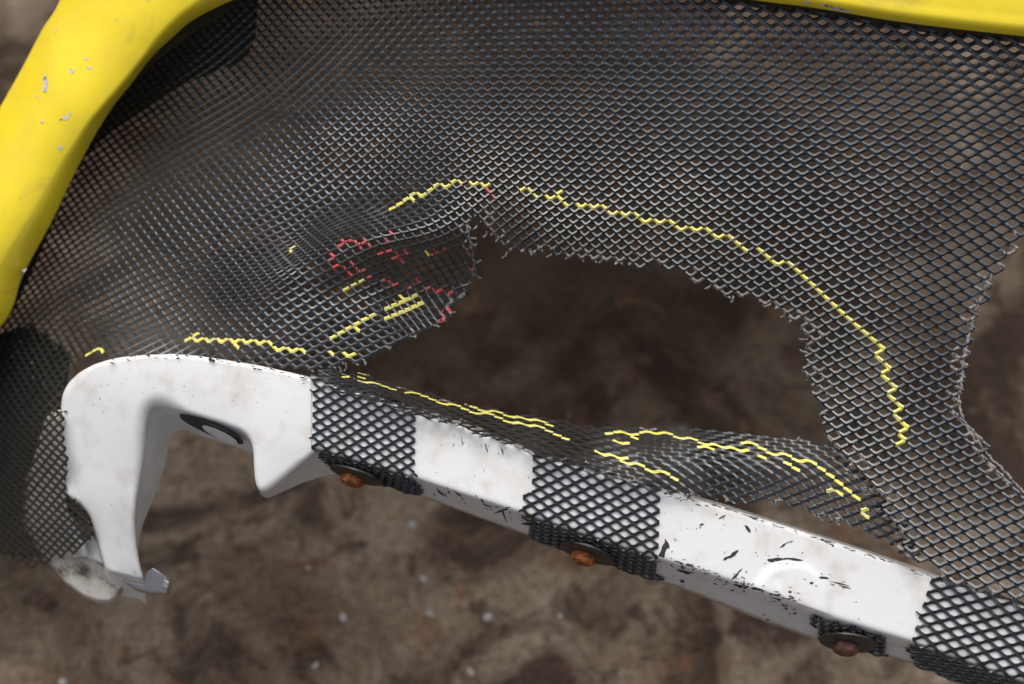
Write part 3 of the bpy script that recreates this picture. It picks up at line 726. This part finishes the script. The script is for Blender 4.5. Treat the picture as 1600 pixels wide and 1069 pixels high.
H2 = rbf([(500, 597, .001), (560, 612, .001), (640, 637, .002), (720, 661, .003), (800, 688, .004), (900, 722, .006), (1030, 766, .011), (1130, 775, .006), (1270, 800, .010), (1400, 850, .013),
          (520, 578, -.014), (560, 586, -.020), (640, 608, -.026), (700, 626, -.030), (800, 650, -.034), (900, 665, -.034), (1000, 671, -.030), (1100, 673, -.026), (1240, 688, -.014), (1320, 715, -.002),
          (600, 608, -.006), (700, 645, -.006), (850, 676, -.010), (1000, 705, -.005), (1100, 722, 0), (1200, 735, .004), (1320, 770, .009), (1380, 810, .011)])
Y2 = [[(535, 587), (580, 598), (640, 614), (700, 631), (760, 648), (800, 660), (860, 672), (892, 688)], [(555, 584), (575, 590)], [(720, 632), (760, 643), (830, 655), (870, 667)], [(920, 703), (965, 713)], [(975, 720), (1010, 735), (1056, 748)], [(948, 674), (1010, 677), (1045, 680)],
      [(1056, 682), (1085, 687)], [(1096, 690), (1125, 695)], [(960, 692), (982, 692)], [(1092, 700), (1112, 702)], [(1160, 692), (1190, 700), (1215, 708), (1252, 718), (1280, 735), (1310, 757), (1336, 778), (1362, 804)],
      [(1135, 698), (1165, 707)], [(1178, 711), (1204, 720)], [(1220, 725), (1256, 744)], [(1272, 752), (1300, 770), (1322, 784)]]
def paint_strip(x, y, hsh, edge, dr):
    m = np.zeros(len(x), int); m[edge & (hsh < .10)] = 3
    return m
sheet('torn_strip', nodes2, lambda x, y: inside(S2, x, y), height_map(H2), grille, .0006, .0010, w=.125, rl=.06, rt=.22, ridge=.0, twist=.0009, paint=paint_strip, fray=.7, seed=5, jag=2.0, lines=Y2)

# tabs folded round the bar
def tab(x0, x1, p, q, lean, top, bot, seed, off=.0018):
    """unfolded sheet on the bar: (x, y) in photo units on the front face; below the edge y runs on along the lower face"""
    c = .5 * (x0 + x1); ymid = float(E1(c)); wy = float(E2(c) - E1(c)); low = 105.0
    nd = {}
    A = np.array([[p[0], q[0]], [p[1], q[1]]])
    for i in range(-60, 61):
        for j in range(-60, 61):
            d = A @ np.array([i, j]); x, y = c + d[0], ymid + wy * .5 + d[1]
            if x0 - 60 < x < x1 + 60 and -40 < y - float(E1(x)) < wy + low + 40: nd[(i, j)] = (x, y)
    def bmap(x, y):
        d = y - E1(x); wv = E2(x) - E1(x)
        return np.where(d < 0, d / 110.0, np.where(d <= wv, d / wv, 1 + (d - wv) / low))
    def keep(x, y):
        bb = bmap(x, y); sh = lean * np.clip(bb, -.3, 1) + 14 * np.clip(bb - 1, 0, 1)
        return (x > x0 + sh) & (x < x1 + sh) & (bb > top) & (bb < bot)
    def fm(x, y): return bar_point(x, bmap(x, y), off)
    def pt(x, y, hsh, edge, dr):
        m = np.zeros(len(x), int); m[edge & (hsh < .05)] = 3; return m
    return sheet('wrap_tab', nd, keep, fm, grille, .0009, .0003, w=.135, rl=.08, rt=.20, ridge=.1, twist=.0008, paint=pt, fray=.15, seed=seed)
tab(497, 641, (11.6, -6.7), (11.3, 10.1), 2, -.06, 1.95, 11)
tab(842, 1032, (13.6, -6.6), (13.0, 11.6), -16, -.06, 1.95, 12)
tab(1470, 1720, (18.8, -4.9), (13.0, 13.2), -48, -.02, 1.95, 13)
tab(1272, 1372, (13.6, -6.6), (13.0, 11.6), 0, 1.12, 1.93, 14, .0020)

def tube(name, path, rad, m, parent, seed=1, wob=0.0, sides=6, kind=None):
    rg = np.random.default_rng(seed); V, Fc = [], []
    for pth, r0 in zip(path, rad):
        p = np.array(pth); n = len(p); k0 = len(V)
        p = p + rg.normal(0, wob, p.shape)
        tg = np.gradient(p, axis=0); tg /= np.linalg.norm(tg, axis=1, keepdims=True)
        for q in range(n):
            a = np.cross(tg[q], -DV); a /= np.linalg.norm(a); c = np.cross(tg[q], a)
            rr = r0 * (1 + rg.normal(0, .22)) * (.55 if q in (0, n - 1) else 1)
            for e in range(sides):
                an = 2 * math.pi * e / sides; V.append(p[q] + rr * (a * math.cos(an) + .75 * c * math.sin(an)))
        for q in range(n - 1):
            for e in range(sides):
                Fc.append((k0 + q * sides + e, k0 + q * sides + (e + 1) % sides, k0 + (q + 1) * sides + (e + 1) % sides, k0 + (q + 1) * sides + e))
        Fc.append(tuple(k0 + e for e in range(sides))[::-1]); Fc.append(tuple(k0 + (n - 1) * sides + e for e in range(sides)))
    o = mesh_obj(name, V, Fc, m, parent)
    if kind: o['kind'] = kind
    return o
rim = lerp_poly(smooth_poly([(1552, 424), (1534, 464), (1518, 506), (1508, 548), (1501, 598), (1496, 634), (1510, 667), (1533, 699), (1564, 732), (1604, 774), (1640, 815)], 2), 95)
tube('folded_edge', [w3(rim[:, 0], rim[:, 1], H1(rim[:, 0], rim[:, 1]) - .0004)], [.00085], M_worn, grille, 5, .00035)
fe_ = lerp_poly(smooth_poly([(727, 350), (733, 368), (738, 398), (745, 434)], 2), 30)
tube('folded_edge', [w3(fe_[:, 0], fe_[:, 1], H1(fe_[:, 0], fe_[:, 1]))], [.00055], M_worn, grille, 6, .0003)
loose, lr = [], []
for (x, y, dx, dy) in [(792, 392, -8, 14), (826, 391, 4, 12), (862, 396, -10, 8), (905, 401, 6, 11), (940, 404, -6, 9), (1112, 444, -12, 10), (1145, 462, -4, 13), (1205, 474, -13, 7), (1228, 488, -9, 10), (1262, 530, -13, 2),
                       (1262, 552, -12, -3), (1268, 590, -10, 6), (1290, 645, -12, 4), (1300, 672, -9, 10), (1318, 714, -12, -4), (745, 352, -7, 9), (760, 362, -6, 11), (565, 560, 6, 14), (540, 566, -3, 17), (528, 572, 4, 12),
                       (600, 541, 9, 7), (640, 525, 10, 4), (676, 508, 11, 5), (700, 488, 12, 2), (716, 466, 10, -5), (1330, 744, -11, -3), (1362, 770, -9, 6), (1180, 690, 6, -8), (1240, 690, 8, -5), (735, 372, 9, 3), (742, 410, 9, -2), (742, 430, 8, 7)]:
    h0 = float(H1(x, y)); q = []
    for t_ in np.linspace(0, 1, 6):
        q.append(w3(x + dx * t_ + 2.5 * math.sin(3 * t_), y + dy * t_ - 2 * t_ * t_, h0 + .0012 * math.sin(2.5 * t_) * (1 if (x + y) % 2 else -1)))
    loose.append(q); lr.append(.00055)
tube('loose_strand', loose, lr, M_worn, grille, 9, .00012, kind='stuff')

# ------------------------------------------------------------------ yellow bumper round the opening
bump_root = thing('car_bumper', 'bright yellow car bumper edge with small white paint chips, framing the black mesh', 'bumper', tuple(w3(200, 100, -.05)))
# stations: inner edge (x, y, h), crease (x, y, h), outer edge (x, y, h)
ST = [((-240, 945, -.150), (-290, 965, -.120), (-410, 1010, -.150)),
      ((-260, 858, -.135), (-320, 856, -.110), (-460, 886, -.140)),
      ((-230, 760, -.120), (-290, 745, -.100), (-420, 740, -.130)),
      ((-140, 640, -.105), (-190, 620, -.085), (-290, 580, -.115)),
      ((0, 512, -.088), (-40, 490, -.072), (-122, 440, -.100)),
      ((36, 430, -.078), (-2, 420, -.062), (-95, 365, -.092)),
      ((79, 350, -.068), (40, 350, -.053), (-57, 275, -.084)),
      ((111, 283, -.062), (86, 272, -.047), (-18, 200, -.078)),
      ((142, 223, -.057), (116, 226, -.041), (20, 132, -.072)),
      ((175, 169, -.052), (142, 187, -.036), (44, 88, -.068)),
      ((202, 135, -.048), (189, 132, -.032), (67, 44, -.064)),
      ((236, 91, -.044), (225, 88, -.028), (88, 12, -.060)),
      ((268, 60, -.040), (252, 52, -.024), (110, -40, -.056)),
      ((304, 30, -.037), (290, 16, -.021), (140, -110, -.052)),
      ((365, 0, -.033), (345, -18, -.018), (240, -150, -.052)),
      ((450, -32, -.030), (440, -56, -.014), (370, -260, -.065)),
      ((620, -58, -.026), (615, -88, -.010), (600, -330, -.075)),
      ((850, -62, -.020), (850, -96, -.004), (850, -360, -.080)),  # top edge out of view, drawn wide to shade the floor
      ((1060, -22, -.014), (1061, -46, -.008), (1080, -350, -.080)),
      ((1175, 0, -.012), (1178, -24, -.006), (1210, -330, -.08)),
      ((1269, 12, -.010), (1272, -12, -.004), (1310, -330, -.08)),
      ((1397, 33, -.009), (1400, 8, -.003), (1440, -320, -.08)),
      ((1499, 46, -.008), (1502, 20, -.002), (1540, -310, -.08)),
      ((1600, 57, -.008), (1603, 31, -.002), (1650, -300, -.08)),
      ((1760, 74, -.008), (1764, 47, -.002), (1820, -290, -.08))]
st = np.array(ST)                                              # stations x 3 x 3
tt = np.linspace(0, len(ST) - 1, 170)
def spl(a):
    i = np.clip(np.floor(tt).astype(int), 0, len(a) - 2); f_ = (tt - i)[:, None]
    g = lambda k: a[np.clip(k, 0, len(a) - 1)]
    p0, p1, p2, p3 = g(i - 1), g(i), g(i + 1), g(i + 2)
    return .5 * (2 * p1 + (p2 - p0) * f_ + (2 * p0 - 5 * p1 + 4 * p2 - p3) * f_ ** 2 + (3 * p1 - p0 - 3 * p2 + p3) * f_ ** 3)
I_, C_, O_ = spl(st[:, 0]), spl(st[:, 1]), spl(st[:, 2])
def section(i_, c_, o_):
    pts = []
    inn = i_.copy(); inn[2] -= .0035
    pts.append(i_ + np.array([-4, -2, -.010])); pts.append(inn); pts.append(i_)
    for t_ in (.06, .25, .5, .75): pts.append(i_ * (1 - t_) + c_ * t_ + np.array([0, 0, .0025 * math.sin(math.pi * t_)]))
    for t_ in (.0, .03, .08, .2, .35, .5, .65, .78, .86, .92, .97, 1.0):
        bulge = .010 * math.sin(math.pi * min(1, t_ * .75 + .25)) - .0071
        hh = c_[2] * (1 - t_ ** 2.6) + o_[2] * t_ ** 2.6
        pts.append(np.array([*(c_[:2] * (1 - t_) + o_[:2] * t_), hh + bulge * (1 - t_)]))
    last = pts[-1]
    pts.append(last + np.array([2, 2, -.006])); pts.append(last + np.array([10, 6, -.030])); pts.append(last + np.array([14, 8, -.060]))
    return pts
SEC = np.array([section(a, c, o) for a, c, o in zip(I_, C_, O_)])
ns, npf = SEC.shape[:2]
Vb = w3(SEC[..., 0].ravel(), SEC[..., 1].ravel(), SEC[..., 2].ravel())
Fb = [(s * npf + k, s * npf + k + 1, (s + 1) * npf + k + 1, (s + 1) * npf + k) for s in range(ns - 1) for k in range(npf - 1)]
fascia = mesh_obj('fascia', Vb, Fb, M_yellow, bump_root)
slab('added_backing', [(-140, 560, -.160), (-30, 530, -.156), (50, 505, -.140), (112, 552, -.108), (104, 612, -.108), (98, 670, -.110), (40, 740, -.118), (36, 820, -.120), (74, 862, -.116), (44, 868, -.122), (-30, 852, -.130), (-140, 815, -.145)],
     .006, M_scuff, bump_root, (-4, 6), .001)  # black sheet added behind the mesh so its holes read dark
# dark lip added behind the opening, standing in for shadow at its rim
FL_IN = [(-240, 935), (-260, 858), (-230, 760), (-140, 640), (2, 516), (40, 440), (60, 395), (85, 330), (100, 285), (130, 245), (160, 217), (200, 184), (240, 157), (290, 130), (345, 108), (372, 100), (388, 84), (398, 60), (402, 30), (404, -10), (420, -40)]
fin = smooth_poly(FL_IN, 2); fin = lerp_poly(fin, 90)
fe = []
for a in fin:                                                   # nearest point of the inner edge
    d = np.hypot(I_[:, 0] - a[0], I_[:, 1] - a[1]); fe.append(I_[d.argmin()])
fe = np.array(fe)
for _ in range(6): fe[1:-1] = (fe[:-2] + 2 * fe[1:-1] + fe[2:]) / 4
Vl = []
for a, e in zip(fin, fe):
    for t_ in (0, .04, .15, .45, 1):
        x = (e[0] - 3) * (1 - t_) + a[0] * t_; y = (e[1] - 3) * (1 - t_) + a[1] * t_
        Vl.append(w3(x, y, (e[2] - .004) * (1 - t_ ** .3) + (float(H1(a[0], a[1])) - .016) * t_ ** .3 - .010 * math.sin(math.pi * t_ ** .5)))
Fl = [(s * 5 + k, s * 5 + k + 1, (s + 1) * 5 + k + 1, (s + 1) * 5 + k) for s in range(len(fin) - 1) for k in range(4)]
lip = mesh_obj('added_dark_lip', Vl, Fl, M_flange, bump_root)
sol = lip.modifiers.new('thickness', 'SOLIDIFY'); sol.thickness = .002
sel = np.nonzero(I_[:, 0] > 1000)[0]
Vl = []
for k in sel:
    e = I_[k]
    for t_ in (0, .3, .7, 1): Vl.append(w3(e[0] - 2 * t_, e[1] - 2 + 13 * t_, e[2] - .003 - .016 * t_))
Fl = [(s * 4 + k, s * 4 + k + 1, (s + 1) * 4 + k + 1, (s + 1) * 4 + k) for s in range(len(sel) - 1) for k in range(3)]
lip2 = mesh_obj('added_dark_lip', Vl, Fl, M_flange, bump_root)
sol = lip2.modifiers.new('thickness', 'SOLIDIFY'); sol.thickness = .002

dg = bpy.context.evaluated_depsgraph_get()
bpy.context.view_layer.update()
def on_fascia(x, y):
    d = w3(x, y, 0) - CAMP; d = d / np.linalg.norm(d)
    ok, loc, nrm, idx = fascia.ray_cast(fascia.matrix_world.inverted() @ Vector(CAMP), (fascia.matrix_world.inverted().to_3x3() @ Vector(d)).normalized())
    if not ok: return w3(x, y, -.05)
    p = fascia.matrix_world @ loc; nn = Vector(nrm)
    if nn.dot(Vector(d)) > 0: nn = -nn
    return np.array(p + nn * .00025)
chips = [(1300, 11, 36, 6, .25), (1262, 4, 12, 5, .1), (1322, 17, 14, 5, .3)]
for (x, y, ln, wd, a) in [(71, 128, 26, 6, 1.5), (70, 140, 10, 7, 1.4), (112, 111, 9, 7, -.6), (135, 92, 7, 5, 0), (140, 106, 8, 6, .2), (66, 191, 5, 5, 0), (94, 231, 8, 7, .3), (104, 184, 12, 9, -.5), (96, 186, 9, 3, -.7),
                          (110, 178, 6, 2, 0), (37, 423, 12, 8, -.7), (232, 0, 5, 4, 0), (88, 49, 7, 2, -1), (58, 151, 5, 3, .4), (182, 30, 5, 1.6, -.9)]:
    chips.append((x, y, ln, wd, a))
splinters('paint_chips', chips, M_chip, bump_root, on_fascia)

# ------------------------------------------------------------------ pale stones on the concrete
def ground_at(x, y):
    d = w3(x, y, 0) - CAMP; return CAMP + d * (CAMP[2] / -d[2])
proto = None
for (x, y, r, lab) in [(536, 965, 9, 'small pale stone well below the rusty bolt nearest the hook, left of the largest stone'), (762, 965, 11, 'largest pale stone on the concrete, lower middle of the picture'),
                       (644, 820, 9, 'pale stone on the concrete just below the first rusty bolt'), (661, 905, 7, 'faint stone above and left of the largest pale stone, below the white bar'),
                       (482, 888, 6, 'tiny pale stone on the concrete between hook and lower edge'), (735, 1050, 8, 'pale stone at the bottom edge of the concrete, nearest the camera'),
                       (672, 959, 6, 'faint grey stone just left of the largest pale stone'), (493, 1040, 7, 'pale stone low on the concrete, left of the middle'),
                       (875, 963, 6, 'dim stone on the concrete below the second rusty bolt'), (98, 1066, 8, 'pale stone in the bottom left corner of the concrete')]:
    g = ground_at(x, y)
    if proto is None:
        bm = bmesh.new(); bmesh.ops.create_icosphere(bm, subdivisions=2, radius=1)
        for v in bm.verts: v.co *= 1 + random.uniform(-.16, .16)
        me = bpy.data.meshes.new('pale_stone'); bm.to_mesh(me); bm.free(); me.materials.append(M_stone)
        o = bpy.data.objects.new('pale_stone', me); proto = o
    else: o = proto.copy()
    COL.objects.link(o); s = r * K * 1.25 * .75
    o.scale = (s * R(.9, 1.3), s * R(.6, .95), s * .3); o.location = (g[0], g[1], s * .18); o.rotation_euler = (0, 0, R(0, 6))
    o['label'] = lab; o['category'] = 'stone'; o['group'] = 'pale stones scattered on the concrete'
